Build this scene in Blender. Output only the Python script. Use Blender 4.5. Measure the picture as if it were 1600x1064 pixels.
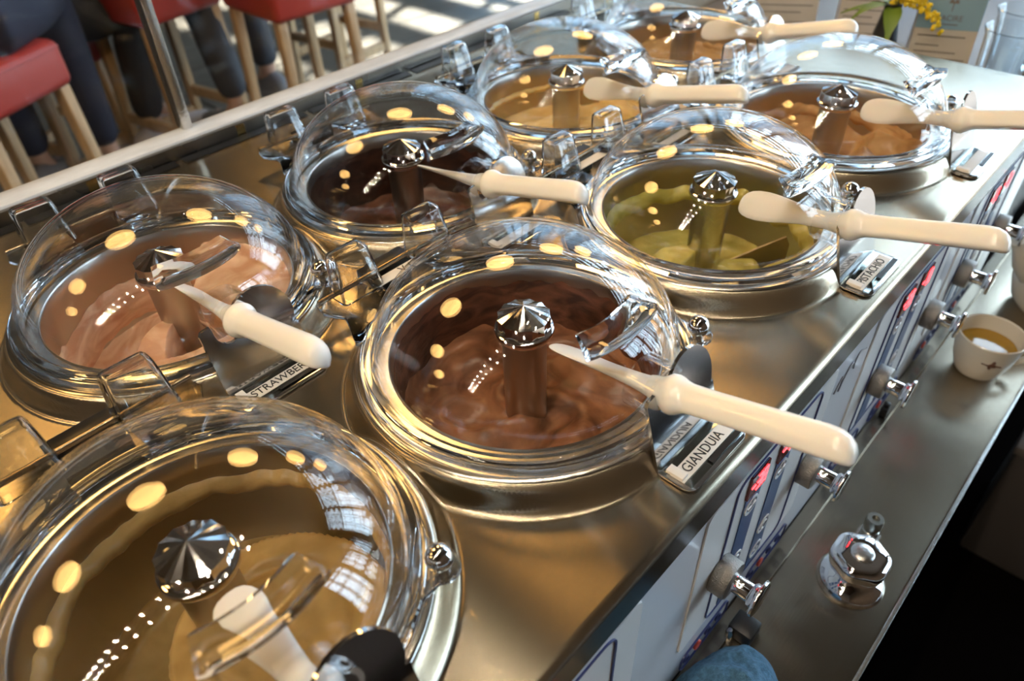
import bpy, bmesh, math, random
from mathutils import Vector, Matrix, noise
random.seed(7)
for o in list(bpy.data.objects): bpy.data.objects.remove(o)
S = bpy.context.scene
COL = S.collection
PI = math.pi

# ------------------------------------------------------------------ camera, world, sun, exposure
cd = bpy.data.cameras.new('camera'); cam = bpy.data.objects.new('camera', cd); COL.objects.link(cam)
a, b, c = -0.7972, 0.8626, -0.0401
def Rz(t): return Matrix.Rotation(t, 3, 'Z')
def Rx(t): return Matrix.Rotation(t, 3, 'X')
M = (Rz(a) @ Rx(b) @ Rz(c)).to_4x4()
M.translation = Vector((-0.0369, -0.2563, 1.2975))
cam.matrix_world = M
cd.sensor_width = 36; cd.lens = 1144.94 / 1600 * 36
cd.clip_start = 0.02; cd.clip_end = 100
cd.dof.use_dof = True; cd.dof.focus_distance = 0.50; cd.dof.aperture_fstop = 7.0
S.camera = cam
W = bpy.data.worlds.new('sky'); S.world = W; W.use_nodes = True
bg = W.node_tree.nodes['Background']
bg.inputs[0].default_value = (0.64, 0.82, 1.0, 1); bg.inputs[1].default_value = 7.2
sd = bpy.data.lights.new('sun', 'SUN'); sun = bpy.data.objects.new('sun', sd); COL.objects.link(sun)
sd.energy = 35; sd.angle = math.radians(0.6); sd.color = (1, .95, .86)
sun.rotation_euler = Vector((-0.66, -0.30, -0.69)).to_track_quat('-Z', 'Y').to_euler()
sun.location = (9, 4, 8)
S.view_settings.view_transform = 'Standard'; S.view_settings.look = 'None'
S.view_settings.exposure = 0.9; S.view_settings.gamma = 1.0; S.view_settings.use_curve_mapping = False
cy = S.cycles
cy.max_bounces = 12; cy.transparent_max_bounces = 40; cy.transmission_bounces = 12; cy.glossy_bounces = 6; cy.diffuse_bounces = 4
cy.caustics_reflective = True; cy.caustics_refractive = False; cy.blur_glossy = 0.6
cy.sample_clamp_indirect = 6.0; cy.use_denoising = True

# ------------------------------------------------------------------ materials
def newmat(name):
    m = bpy.data.materials.new(name); m.use_nodes = True
    return m, m.node_tree.nodes, m.node_tree.links, m.node_tree.nodes['Principled BSDF']
def pbr(name, col, rough=.5, metal=0, noise_amt=0, noise_scale=20, bump=0, bump_scale=80, coat=0, stretch=None, sss=0, spec=.5, rvar=0):
    m, N, L, P = newmat(name)
    P.inputs['Base Color'].default_value = (*col, 1); P.inputs['Roughness'].default_value = rough
    P.inputs['Metallic'].default_value = metal; P.inputs['Coat Weight'].default_value = coat
    P.inputs['Specular IOR Level'].default_value = spec
    if sss: P.inputs['Subsurface Weight'].default_value = sss; P.inputs['Subsurface Radius'].default_value = (.01, .006, .004); P.inputs['Subsurface Scale'].default_value = .3
    if noise_amt or bump or rvar:
        tc = N.new('ShaderNodeTexCoord'); mp = N.new('ShaderNodeMapping'); L.new(tc.outputs['Object'], mp.inputs[0])
        if stretch: mp.inputs['Scale'].default_value = stretch
        if noise_amt:
            n = N.new('ShaderNodeTexNoise'); n.inputs['Scale'].default_value = noise_scale; n.inputs['Detail'].default_value = 6
            L.new(mp.outputs[0], n.inputs['Vector'])
            r = N.new('ShaderNodeValToRGB')
            r.color_ramp.elements[0].position = .3; r.color_ramp.elements[1].position = .7
            r.color_ramp.elements[0].color = (*[x * (1 - noise_amt) for x in col], 1)
            r.color_ramp.elements[1].color = (*[min(1, x * (1 + noise_amt)) for x in col], 1)
            L.new(n.outputs['Fac'], r.inputs[0]); L.new(r.outputs[0], P.inputs['Base Color'])
        if bump:
            n2 = N.new('ShaderNodeTexNoise'); n2.inputs['Scale'].default_value = bump_scale; n2.inputs['Detail'].default_value = 4
            L.new(mp.outputs[0], n2.inputs['Vector'])
            bp = N.new('ShaderNodeBump'); bp.inputs['Strength'].default_value = bump; bp.inputs['Distance'].default_value = .002
            L.new(n2.outputs['Fac'], bp.inputs['Height']); L.new(bp.outputs[0], P.inputs['Normal'])
        if rvar:
            n3 = N.new('ShaderNodeTexNoise'); n3.inputs['Scale'].default_value = 9; n3.inputs['Detail'].default_value = 5
            L.new(mp.outputs[0], n3.inputs['Vector'])
            mr = N.new('ShaderNodeMapRange'); mr.inputs['To Min'].default_value = rough - rvar; mr.inputs['To Max'].default_value = rough + rvar
            L.new(n3.outputs['Fac'], mr.inputs[0]); L.new(mr.outputs[0], P.inputs['Roughness'])
    return m
def emit(name, col, s):
    m, N, L, P = newmat(name)
    P.inputs['Base Color'].default_value = (*col, 1)
    P.inputs['Emission Color'].default_value = (*col, 1); P.inputs['Emission Strength'].default_value = s
    return m
def clear_sheet(name, tint=(.985, .985, .985), f0=.045, rough=0.0):
    m, N, L, P = newmat(name); N.remove(P); out = N['Material Output']
    tr = N.new('ShaderNodeBsdfTransparent'); tr.inputs[0].default_value = (*tint, 1)
    gl = N.new('ShaderNodeBsdfGlossy'); gl.inputs['Roughness'].default_value = rough; gl.inputs[0].default_value = (1, 1, 1, 1)
    lw = N.new('ShaderNodeLayerWeight'); lw.inputs[0].default_value = .5
    pw = N.new('ShaderNodeMath'); pw.operation = 'POWER'; pw.inputs[1].default_value = 4.5
    L.new(lw.outputs['Facing'], pw.inputs[0])
    ml = N.new('ShaderNodeMath'); ml.operation = 'MULTIPLY_ADD'; ml.inputs[1].default_value = 1 - f0; ml.inputs[2].default_value = f0
    L.new(pw.outputs[0], ml.inputs[0])
    mx = N.new('ShaderNodeMixShader'); L.new(ml.outputs[0], mx.inputs[0]); L.new(tr.outputs[0], mx.inputs[1]); L.new(gl.outputs[0], mx.inputs[2])
    L.new(mx.outputs[0], out.inputs[0])
    return m
def glass(name, col=(.98, .99, 1), ior=1.47):
    m, N, L, P = newmat(name); N.remove(P)
    g = N.new('ShaderNodeBsdfGlass'); g.inputs[0].default_value = (*col, 1); g.inputs['Roughness'].default_value = 0; g.inputs['IOR'].default_value = ior
    L.new(g.outputs[0], N['Material Output'].inputs[0]); return m
def brushed(name, col, rough, aniso=.6, sx=(1.5, 160, 160)):
    m, N, L, P = newmat(name)
    P.inputs['Metallic'].default_value = 1; P.inputs['Roughness'].default_value = rough
    tc = N.new('ShaderNodeTexCoord'); mp = N.new('ShaderNodeMapping'); mp.inputs['Scale'].default_value = sx
    L.new(tc.outputs['Object'], mp.inputs[0])
    n = N.new('ShaderNodeTexNoise'); n.inputs['Scale'].default_value = 4; n.inputs['Detail'].default_value = 5; L.new(mp.outputs[0], n.inputs['Vector'])
    r = N.new('ShaderNodeValToRGB'); r.color_ramp.elements[0].color = (*[x * .88 for x in col], 1); r.color_ramp.elements[1].color = (*col, 1)
    L.new(n.outputs['Fac'], r.inputs[0]); L.new(r.outputs[0], P.inputs['Base Color'])
    bp = N.new('ShaderNodeBump'); bp.inputs['Strength'].default_value = .05; bp.inputs['Distance'].default_value = .001
    L.new(n.outputs['Fac'], bp.inputs['Height']); L.new(bp.outputs[0], P.inputs['Normal'])
    P.inputs['Anisotropic'].default_value = aniso; cx = N.new('ShaderNodeCombineXYZ'); cx.inputs[1].default_value = 1; L.new(cx.outputs[0], P.inputs['Tangent'])
    n2 = N.new('ShaderNodeTexNoise'); n2.inputs['Scale'].default_value = 7; n2.inputs['Detail'].default_value = 4; L.new(tc.outputs['Object'], n2.inputs['Vector'])
    mr = N.new('ShaderNodeMapRange'); mr.inputs['To Min'].default_value = rough * .75; mr.inputs['To Max'].default_value = rough * 1.3
    L.new(n2.outputs['Fac'], mr.inputs[0]); L.new(mr.outputs[0], P.inputs['Roughness'])
    return m
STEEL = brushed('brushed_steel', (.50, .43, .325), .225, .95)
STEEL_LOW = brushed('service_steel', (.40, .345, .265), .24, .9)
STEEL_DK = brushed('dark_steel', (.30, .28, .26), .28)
SKIRT = pbr('spun_steel', (.66, .63, .58), .2, 1)
CHROME = pbr('chrome', (.78, .78, .79), .05, 1)
SATIN = pbr('satin_steel', (.62, .61, .59), .26, 1, bump=.15, bump_scale=300)
POLISH = pbr('polished_sheet', (.62, .62, .63), .1, 1)
KNURL = pbr('knurled_steel', (.30, .28, .26), .42, 1, bump=.5, bump_scale=900)
BOWL = pbr('bowl_steel', (.50, .47, .43), .28, 1)
ACRYL = clear_sheet('clear_acrylic')
ACRYL_S = glass('acrylic_solid')
PANE = clear_sheet('pane_glass', (.95, .97, .97), .05)
GUARD = clear_sheet('guard_glass', (.90, .92, .92), .012)
TUMBLER = glass('tumbler_glass', (.97, .99, 1), 1.45)
PLASTIC = pbr('white_plastic', (.88, .87, .84), .16, 0, spec=.5, sss=.15)
BLADE = pbr('blade_plastic', (.88, .88, .87), .3, 0, sss=.15)
FASCIA = pbr('white_fascia', (.72, .73, .77), .18)
FILM = pbr('panel_film', (.78, .77, .76), .3)
BLUE = pbr('panel_blue', (.05, .10, .22), .3)
FRAME = pbr('panel_navy_line', (.03, .04, .14), .35)
LEDBACK = pbr('display_glass', (.10, .01, .01), .15)
LED = emit('led_red', (1, .05, .06), 3.0)
REDDOT = pbr('red_indicator', (.65, .08, .05), .3)
BLACK = pbr('black_plastic', (.012, .012, .013), .35)
SHADOW = pbr('black_cabinet', (.012, .010, .010), .5)  # even black of the cabinet bodies
MARBLE = pbr('marble', (.72, .74, .78), .3, noise_amt=.14, noise_scale=22, stretch=(1, 3, 3))
PAPER = pbr('label_paper', (.84, .80, .76), .6)
INK = pbr('label_ink', (.02, .02, .02), .6)
CARD = pbr('card_paper', (.50, .46, .41), .65, noise_amt=.04)
CARDBLUE = pbr('card_blue', (.20, .34, .46), .6)
CARDWHITE = pbr('card_white', (.55, .58, .66), .6)
CARDINK = pbr('card_ink', (.16, .14, .13), .7)
LEATHER = pbr('red_leather', (.42, .045, .035), .38, bump=.25, bump_scale=160)
WOOD = pbr('pale_oak', (.52, .35, .19), .5, noise_amt=.22, noise_scale=18, stretch=(6, 6, .6))
TILE = pbr('floor_stone', (.115, .095, .075), .38, noise_amt=.35, noise_scale=5, stretch=(1, 4, 1), rvar=.1)
CEILM = pbr('ceiling_wood', (.060, .036, .018), .6, noise_amt=.3, noise_scale=6, stretch=(.5, 6, 1))
WALLM = pbr('wall_plaster', (.11, .08, .055), .8, noise_amt=.08, noise_scale=4)
MULL = pbr('window_frame_paint', (.06, .055, .05), .4)
JEANS = pbr('navy_denim', (.018, .022, .045), .8, bump=.3, bump_scale=500)
DARKCLOTH = pbr('black_cloth', (.016, .017, .022), .75, bump=.3, bump_scale=400)
GREYCLOTH = pbr('charcoal_cloth', (.045, .05, .065), .7, bump=.3, bump_scale=400)
SKIN = pbr('skin', (.55, .33, .24), .5, sss=.2)
HAIR = pbr('dark_hair', (.03, .02, .015), .5)
SHOE = pbr('grey_shoe', (.16, .16, .18), .6)
SHOEW = pbr('pale_shoe', (.5, .48, .52), .5)
CERAMIC = pbr('ceramic', (.66, .60, .50), .12, spec=.5)
EMBLEM = pbr('cup_emblem', (.10, .04, .02), .4)
TEA = pbr('tea', (.34, .19, .02), .06)
CLOTH = pbr('blue_terry', (.065, .165, .27), .95, noise_amt=.3, noise_scale=300, bump=.9, bump_scale=700)
LEAF = pbr('leaf', (.12, .20, .02), .5, noise_amt=.2)
BLOSSOM = pbr('mimosa', (.75, .55, .02), .7)
VASE = pbr('dark_vase', (.025, .022, .02), .3)
GLOBE = emit('amber_globe', (1.0, .55, .17), 9.0)
BULB = emit('warm_bulb', (1.0, .84, .62), 620.0)
RAILM = pbr('rail_black', (.02, .02, .02), .5)
BRONZE = pbr('bronze_rod', (.34, .27, .19), .25, 1)
BRASS = pbr('brass', (.62, .42, .16), .25, 1)

def gelato_mat(name, c1, c2, scale=24, rough=.36):
    m, N, L, P = newmat(name)
    tc = N.new('ShaderNodeTexCoord')
    mp = N.new('ShaderNodeMapping'); mp.inputs['Scale'].default_value = (1, 1, 2.5); L.new(tc.outputs['Object'], mp.inputs[0])
    n = N.new('ShaderNodeTexNoise'); n.inputs['Scale'].default_value = scale; n.inputs['Detail'].default_value = 5; n.inputs['Distortion'].default_value = 1.2
    L.new(mp.outputs[0], n.inputs['Vector'])
    r = N.new('ShaderNodeValToRGB'); r.color_ramp.elements[0].position = .35; r.color_ramp.elements[1].position = .68
    r.color_ramp.elements[0].color = (*c1, 1); r.color_ramp.elements[1].color = (*c2, 1)
    L.new(n.outputs['Fac'], r.inputs[0]); L.new(r.outputs[0], P.inputs['Base Color'])
    n2 = N.new('ShaderNodeTexNoise'); n2.inputs['Scale'].default_value = 140; n2.inputs['Detail'].default_value = 3; L.new(mp.outputs[0], n2.inputs['Vector'])
    bp = N.new('ShaderNodeBump'); bp.inputs['Strength'].default_value = .25; bp.inputs['Distance'].default_value = .0015
    L.new(n2.outputs['Fac'], bp.inputs['Height']); L.new(bp.outputs[0], P.inputs['Normal'])
    P.inputs['Roughness'].default_value = rough
    P.inputs['Subsurface Weight'].default_value = .1; P.inputs['Subsurface Scale'].default_value = .004
    return m

# ------------------------------------------------------------------ mesh helpers
class MB:
    def __init__(s): s.v = []; s.f = []
    def add(s, vs, fs):
        o = len(s.v); s.v += [tuple(v) for v in vs]; s.f += [tuple(i + o for i in f) for f in fs]; return s
    def box(s, x0, x1, y0, y1, z0, z1):
        vs = [(x, y, z) for z in (z0, z1) for y in (y0, y1) for x in (x0, x1)]
        return s.add(vs, [(0, 2, 3, 1), (4, 5, 7, 6), (0, 1, 5, 4), (2, 6, 7, 3), (0, 4, 6, 2), (1, 3, 7, 5)])
    def lathe(s, prof, n=64, cx=0, cy=0, cz=0, rf=None, close=False):
        m = len(prof); vs = []
        for j in range(n):
            t = 2 * PI * j / n
            for (r, z) in prof:
                k = rf(t) if rf else 1
                vs.append((cx + r * k * math.cos(t), cy + r * k * math.sin(t), cz + z))
        fs = []
        for j in range(n):
            j2 = (j + 1) % n
            for i in range(m if close else m - 1):
                i2 = (i + 1) % m
                fs.append((j * m + i, j2 * m + i, j2 * m + i2, j * m + i2))
        return s.add(vs, fs)
    def sweep(s, pts, rad, n=10, cap=True, sec=None):
        pts = [Vector(p) for p in pts]; m = len(pts); vs = []; fs = []
        t0 = (pts[1] - pts[0]).normalized()
        up = Vector((0, 0, 1)) if abs(t0.z) < .9 else Vector((1, 0, 0))
        u = t0.cross(up).normalized()
        for i, p in enumerate(pts):
            t = (pts[min(i + 1, m - 1)] - pts[max(i - 1, 0)]).normalized()
            u = (u - t * u.dot(t)).normalized(); w = t.cross(u)
            r = rad[i] if isinstance(rad, (list, tuple)) else rad
            for j in range(n):
                q = 2 * PI * j / n
                if sec: su, sw = sec[j]
                else: su, sw = math.cos(q), math.sin(q)
                vs.append(p + u * (su * r) + w * (sw * r))
        for i in range(m - 1):
            for j in range(n):
                j2 = (j + 1) % n
                fs.append((i * n + j, i * n + j2, (i + 1) * n + j2, (i + 1) * n + j))
        if cap: fs += [tuple(reversed(range(n))), tuple((m - 1) * n + j for j in range(n))]
        return s.add(vs, fs)
    def loft(s, secs, cap=True):
        n = len(secs[0]); vs = [p for q in secs for p in q]; fs = []
        for i in range(len(secs) - 1):
            for j in range(n):
                j2 = (j + 1) % n
                fs.append((i * n + j, i * n + j2, (i + 1) * n + j2, (i + 1) * n + j))
        if cap: fs += [tuple(reversed(range(n))), tuple((len(secs) - 1) * n + j for j in range(n))]
        return s.add(vs, fs)
    def prism(s, poly, ax, h0, h1):
        """poly of 2D points; ax: function (u,v,h)->xyz"""
        n = len(poly)
        vs = [ax(u, v, h0) for u, v in poly] + [ax(u, v, h1) for u, v in poly]
        fs = [tuple(reversed(range(n))), tuple(range(n, 2 * n))]
        for j in range(n):
            j2 = (j + 1) % n; fs.append((j, j2, n + j2, n + j))
        return s.add(vs, fs)
    def sphere(s, c, r, nu=20, nv=12, sc=(1, 1, 1)):
        vs = [(c[0], c[1], c[2] - r * sc[2])]; fs = []
        for i in range(1, nv):
            p = -PI / 2 + PI * i / nv
            for j in range(nu):
                t = 2 * PI * j / nu
                vs.append((c[0] + r * sc[0] * math.cos(p) * math.cos(t), c[1] + r * sc[1] * math.cos(p) * math.sin(t), c[2] + r * sc[2] * math.sin(p)))
        vs.append((c[0], c[1], c[2] + r * sc[2])); top = len(vs) - 1
        for j in range(nu):
            j2 = (j + 1) % nu; fs.append((0, 1 + j2, 1 + j)); fs.append((top, 1 + (nv - 2) * nu + j, 1 + (nv - 2) * nu + j2))
        for i in range(nv - 2):
            for j in range(nu):
                j2 = (j + 1) % nu; fs.append((1 + i * nu + j, 1 + i * nu + j2, 1 + (i + 1) * nu + j2, 1 + (i + 1) * nu + j))
        return s.add(vs, fs)
    def scale(s, k): s.v = [(x * k, y * k, z * k) for x, y, z in s.v]; return s
    def build(s, name, mat, parent=None, smooth=40, bevel=0, loc=None, seg=2, recalc=True):
        me = bpy.data.meshes.new(name); me.from_pydata(s.v, [], s.f); me.update()
        bm = bmesh.new(); bm.from_mesh(me)
        if recalc: bmesh.ops.recalc_face_normals(bm, faces=bm.faces)
        if bevel:
            es = [e for e in bm.edges if len(e.link_faces) == 2 and e.calc_face_angle(0) > .6]
            bmesh.ops.bevel(bm, geom=es, offset=bevel, segments=seg, profile=.5, affect='EDGES', clamp_overlap=True)
        bm.to_mesh(me); bm.free()
        if smooth:
            me.shade_smooth(); me.set_sharp_from_angle(angle=math.radians(smooth))
        me.materials.append(mat)
        o = bpy.data.objects.new(name, me); COL.objects.link(o)
        if parent: o.parent = parent
        if loc: o.location = loc
        return o
def tag(o, label=None, cat=None, group=None, kind=None):
    if label: o['label'] = label
    if cat: o['category'] = cat
    if group: o['group'] = group
    if kind: o['kind'] = kind
    return o
def empty(name, loc, label, cat, group=None, rz=0):
    o = bpy.data.objects.new(name, None); COL.objects.link(o); o.location = loc; o.rotation_euler = (0, 0, rz)
    o.empty_display_size = .05
    return tag(o, label, cat, group)
def copyobj(o, parent):
    c = o.copy(); COL.objects.link(c); c.parent = parent
    for ch in [x for x in bpy.data.objects if x.parent == o]: copyobj(ch, c)
    return c
def text(name, body, size, mat, parent, mat4, align='LEFT', ext=.0002):
    cu = bpy.data.curves.new(name, 'FONT'); cu.body = body; cu.size = size; cu.extrude = ext; cu.align_x = align; cu.align_y = 'CENTER'
    tmp = bpy.data.objects.new(name, cu); COL.objects.link(tmp)
    dg = bpy.context.evaluated_depsgraph_get()
    me = bpy.data.meshes.new_from_object(tmp.evaluated_get(dg))
    bpy.data.objects.remove(tmp); bpy.data.curves.remove(cu)
    me.materials.clear(); me.materials.append(mat)
    o = bpy.data.objects.new(name, me); COL.objects.link(o); o.parent = parent; o.matrix_local = mat4
    return o
def rrect(x0, x1, y0, y1, r, n=6):
    out = []
    for cx, cy, a0 in ((x1 - r, y1 - r, 0), (x0 + r, y1 - r, 90), (x0 + r, y0 + r, 180), (x1 - r, y0 + r, 270)):
        for i in range(n + 1):
            t = math.radians(a0 + 90 * i / n); out.append((cx + r * math.cos(t), cy + r * math.sin(t)))
    return out
XY = lambda u, v, h: (u, v, h)
XZ = lambda u, v, h: (u, h, v)
YZ = lambda u, v, h: (h, u, v)

K = 11 / 15           # lid drawings below use a 0.15 flange radius; real radius is 0.11
ZP, ZF = .95, .9698   # worktop top, lid flange underside
PITCH, ROWY, X0 = .2375, .2512, .1102
CEN = {'A': (0, 0), 'B': (PITCH, 0), 'C': (2 * PITCH, 0), 'D': (3 * PITCH, 0),
       'E': (X0, ROWY), 'F': (X0 + PITCH, ROWY), 'G': (X0 + 2 * PITCH, ROWY), 'H': (X0 + 3 * PITCH, ROWY)}

# ------------------------------------------------------------------ room
RX0, RX1, RY0, RY1, RZ = -4.0, 7.0, -2.6, 8.0, 6.0
fl = MB().box(RX0, RX1, RY0, RY1, -.12, -.012).build('floor', pbr('grout', (.06, .05, .045), .8)); tag(fl, kind='structure')
tw, th = .9, .3
tile_me = None
for i in range(-1, 8):
    for j in range(0, 14):
        x = i * tw + (.45 if j % 2 else 0); y = .72 + j * th
        if x + tw > RX1 or y + th > RY1 or x < RX0: continue
        if tile_me is None:
            o = MB().box(.003, tw - .003, .003, th - .003, -.012, 0).build('tile', TILE, fl, bevel=.0015, seg=1); tile_me = o.data
        else:
            o = bpy.data.objects.new('tile', tile_me); COL.objects.link(o); o.parent = fl
        o.location = (x, y, random.uniform(-.001, 0))
am = MB().box(-1.5, 3.0, -1.6, -.27, -.0115, .006).build('aisle_mat', pbr('rubber_mat', (.0025, .002, .002), .95, bump=.3, bump_scale=120, spec=.0), None, bevel=.003); tag(am, 'black rubber mat on the floor of the serving aisle', 'mat')
tag(MB().box(RX0, RX1, RY0, RY1, RZ, RZ + .1).build('ceiling', CEILM), kind='structure')
tag(MB().box(RX0 - .1, RX0, RY0, RY1, 0, RZ).build('wall_west', WALLM), kind='structure')
# glazed end wall and the glazed part of the north wall: real openings with frames, mullions, louvres and panes
ZW0, ZW1, ZL = .25, 5.6, 3.95
we = MB().box(RX1, RX1 + .12, RY0, RY1, 0, ZW0).box(RX1, RX1 + .12, RY0, RY1, ZW1, RZ)
we.box(RX1, RX1 + .12, RY0, -2.2, ZW0, ZW1).box(RX1, RX1 + .12, 7.4, RY1, ZW0, ZW1)
tag(we.build('wall_east', WALLM), kind='structure')
NX0 = 2.2
wnm = MB().box(RX0, NX0, RY0 - .12, RY0, 0, RZ).box(NX0, RX1, RY0 - .12, RY0, 0, ZW0).box(NX0, RX1, RY0 - .12, RY0, 3.3, RZ)
tag(wnm.build('wall_south', WALLM), kind='structure')
tag(MB().box(RX0, RX1, RY1, RY1 + .1, 0, RZ).build('wall_north', WALLM), kind='structure')
def window(idx, along_y, p0, p1, ztop=None):
    ZW1 = ztop or 5.6; ZL = 3.95 if ztop is None else 2.75
    def B(m, a0, a1, d0, d1, z0, z1):
        if along_y: m.box(RX1 + d0, RX1 + d1, a0, a1, z0, z1)
        else: m.box(a0, a1, RY0 - d1, RY0 - d0, z0, z1)
        return m
    pier = B(MB(), p0 - .13, p0 + .13, .0, .12, ZW0, ZW1).build('pier', WALLM)
    pier['kind'] = 'structure'; pier.name = 'trim_%d' % (idx + 1)
    m = MB(); B(m, p0, p0 + .06, .02, .10, ZW0, ZW1); B(m, p1 - .06, p1, .02, .10, ZW0, ZW1); B(m, p0 + .06, p1 - .06, .02, .10, ZW0, ZW0 + .07); B(m, p0 + .06, p1 - .06, .02, .10, ZW1 - .08, ZW1)
    wroot = tag(m.build('window_%d' % idx, MULL), kind='structure')
    B(MB(), p0 + .06, p1 - .06, .05, .056, ZW0 + .07, ZW1 - .08).build('pane', PANE, wroot)
    for z in [q for q in (1.15, 2.1, 3.05) if q < ZL - .3] + [ZL]: B(MB(), p0 + .06, p1 - .06, .025, .09, z - .035, z + .035).build('transom', MULL, wroot)
    for q in (1, 2):
        a0 = p0 + (p1 - p0) * q / 3; B(MB(), a0 - .025, a0 + .025, .03, .085, ZW0 + .07, ZW1 - .08).build('mullion', MULL, wroot)
    z = ZL + .2
    while z < ZW1 - .1:
        B(MB(), p0 + .06, p1 - .06, .06, .09, z, z + .24).build('louvre', MULL, wroot); z += .50
    pl = bpy.data.lights.new('window_portal', 'AREA'); pl.shape = 'RECTANGLE'; pl.cycles.is_portal = True
    po = bpy.data.objects.new('window_portal', pl); COL.objects.link(po); zc = (ZW0 + ZW1) / 2
    if along_y:
        pl.size, pl.size_y = ZW1 - ZW0, p1 - p0; po.location = (RX1 - .01, (p0 + p1) / 2, zc); po.rotation_euler = (0, PI / 2, 0)
    else:
        pl.size, pl.size_y = p1 - p0, ZW1 - ZW0; po.location = ((p0 + p1) / 2, RY0 + .01, zc); po.rotation_euler = (PI / 2, 0, 0)
for i in range(6): window(i + 1, True, -2.2 + 1.6 * i, -2.2 + 1.6 * (i + 1))
for i in range(3): window(i + 7, False, NX0 + 1.6 * i, NX0 + 1.6 * (i + 1), 3.3)
nb = empty('neighbour_building', (14.5, 4.6, -.15), 'pale plastered building across the street outside the glazed wall', 'building')
MB().box(0, 6, 0, 26, 0, 10).build('wall', pbr('render_plaster', (.15, .20, .25), .9, noise_amt=.06, noise_scale=.8), nb)
for q in range(8):
    for w_ in range(3): MB().box(-.04, .02, 1.2 + 3 * q, 2.6 + 3 * q, 1.0 + 3 * w_, 2.6 + 3 * w_).build('window', pbr('far_glass', (.08, .11, .15), .1) if q + w_ == 0 else bpy.data.materials['far_glass'], nb)
nb2 = empty('sky_dimming_house', (14.5, .9, -.15), 'unseen low grey house added across the street to dim the reflected sky', 'building')  # unseen house, added to darken the sky reflected in the far worktop
MB().box(0, 6, 0, 3.6, 0, 6.3).build('wall', pbr('grey_render', (.17, .21, .25), .9, noise_amt=.06, noise_scale=.8), nb2)
MB().box(-.1, 6.1, -.05, 3.65, 6.3, 6.45).build('parapet', pbr('parapet_stone', (.25, .25, .25), .8), nb2)
MB().box(-.04, .02, .6, 1.6, 1.2, 2.6).build('window', bpy.data.materials['far_glass'], nb2); MB().box(-.04, .02, 2.2, 3.1, 1.2, 2.6).build('window', bpy.data.materials['far_glass'], nb2)
tag(MB().box(RX1 + .13, 40, -30, 40, -.3, -.15).build('trim_20', pbr('pavement', (.45, .43, .40), .9, noise_amt=.1)), kind='structure')

# pendant lamps and the rail of small bulbs over the counter
for i in range(6):
    x = -1.33 + .68 * i
    r = empty('pendant_lamp', (x, .69, 1.80), ('first', 'second', 'third', 'fourth', 'fifth', 'sixth')[i] + ' amber glass pendant lamp from the coffee tub end of the row', 'lamp', 'amber pendant lamps over the counter')
    MB().sphere((0, 0, 0), .115, 28, 16, (1, 1, .92)).build('globe', GLOBE, r)
    MB().lathe([(.0, .145), (.022, .145), (.026, .10), (.03, .095), (0, .095)], 20).build('lamp_cap', BRASS, r)
    MB().sweep([(0, 0, .14), (0, 0, RZ - 1.80)], .003, 6).build('cord', BLACK, r)
rail = empty('bulb_rail', (-1.2, -.14, 2.62), 'black ceiling rail carrying two rows of small warm bulbs', 'lamp')
MB().box(-1.9, 1.75, -.11, .11, .03, .06).build('rail_bar', RAILM, rail, bevel=.004)
MB().sweep([(-1.2, 0, .06), (-1.2, 0, RZ - 2.62)], .006, 8).sweep([(1.2, 0, .06), (1.2, 0, RZ - 2.62)], .006, 8).build('rail_hanger', RAILM, rail)
bulb_me = None
for i in range(14):
    for yy in (-.085, .085):
        if bulb_me is None:
            o = MB().sphere((0, 0, 0), .011, 10, 8).build('bulb', BULB, rail); bulb_me = o.data
        else:
            o = bpy.data.objects.new('bulb', bulb_me); COL.objects.link(o); o.parent = rail
        o.location = (-1.78 + .27 * i, yy, .018)

# ------------------------------------------------------------------ gelato counter (worktop, collars, fascia)
YE = -.1532; YB = .492; XA, XB = -.42, 1.012
counter = empty('gelato_counter', (0, 0, 0), 'long brushed steel gelato counter with eight raised tub collars and white front', 'counter')
HP = .0238 * K
def press(x, y):
    tot = 0
    for cx, cy_ in CEN.values():
        r = math.hypot(x - cx, y - cy_) / K
        if r < .18:
            t = max(0, min(1, (r - .1555) / .0165)); tot += math.exp(9 * (1 - t * t * (3 - 2 * t)) ** 1.0) - 1
    return HP * min(1, math.log(1 + tot) / 9)
def worktop():
    x0, x1, y0, y1 = XA, XB - .006, YE + .006, YB; nx, ny = 720, 324; vs = []; fs = []
    for i in range(nx + 1):
        for j in range(ny + 1):
            x = x0 + (x1 - x0) * i / nx; y = y0 + (y1 - y0) * j / ny; vs.append((x, y, ZP + press(x, y)))
    for i in range(nx):
        for j in range(ny):
            xm = x0 + (x1 - x0) * (i + .5) / nx; ym = y0 + (y1 - y0) * (j + .5) / ny
            if any(math.hypot(xm - a_, ym - b_) < .1490 * K for a_, b_ in CEN.values()): continue
            k = ny + 1; fs.append((i * k + j, (i + 1) * k + j, (i + 1) * k + j + 1, i * k + j + 1))
    MB().add(vs, fs).build('worktop', STEEL, counter, smooth=180, recalc=False)
worktop()
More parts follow.
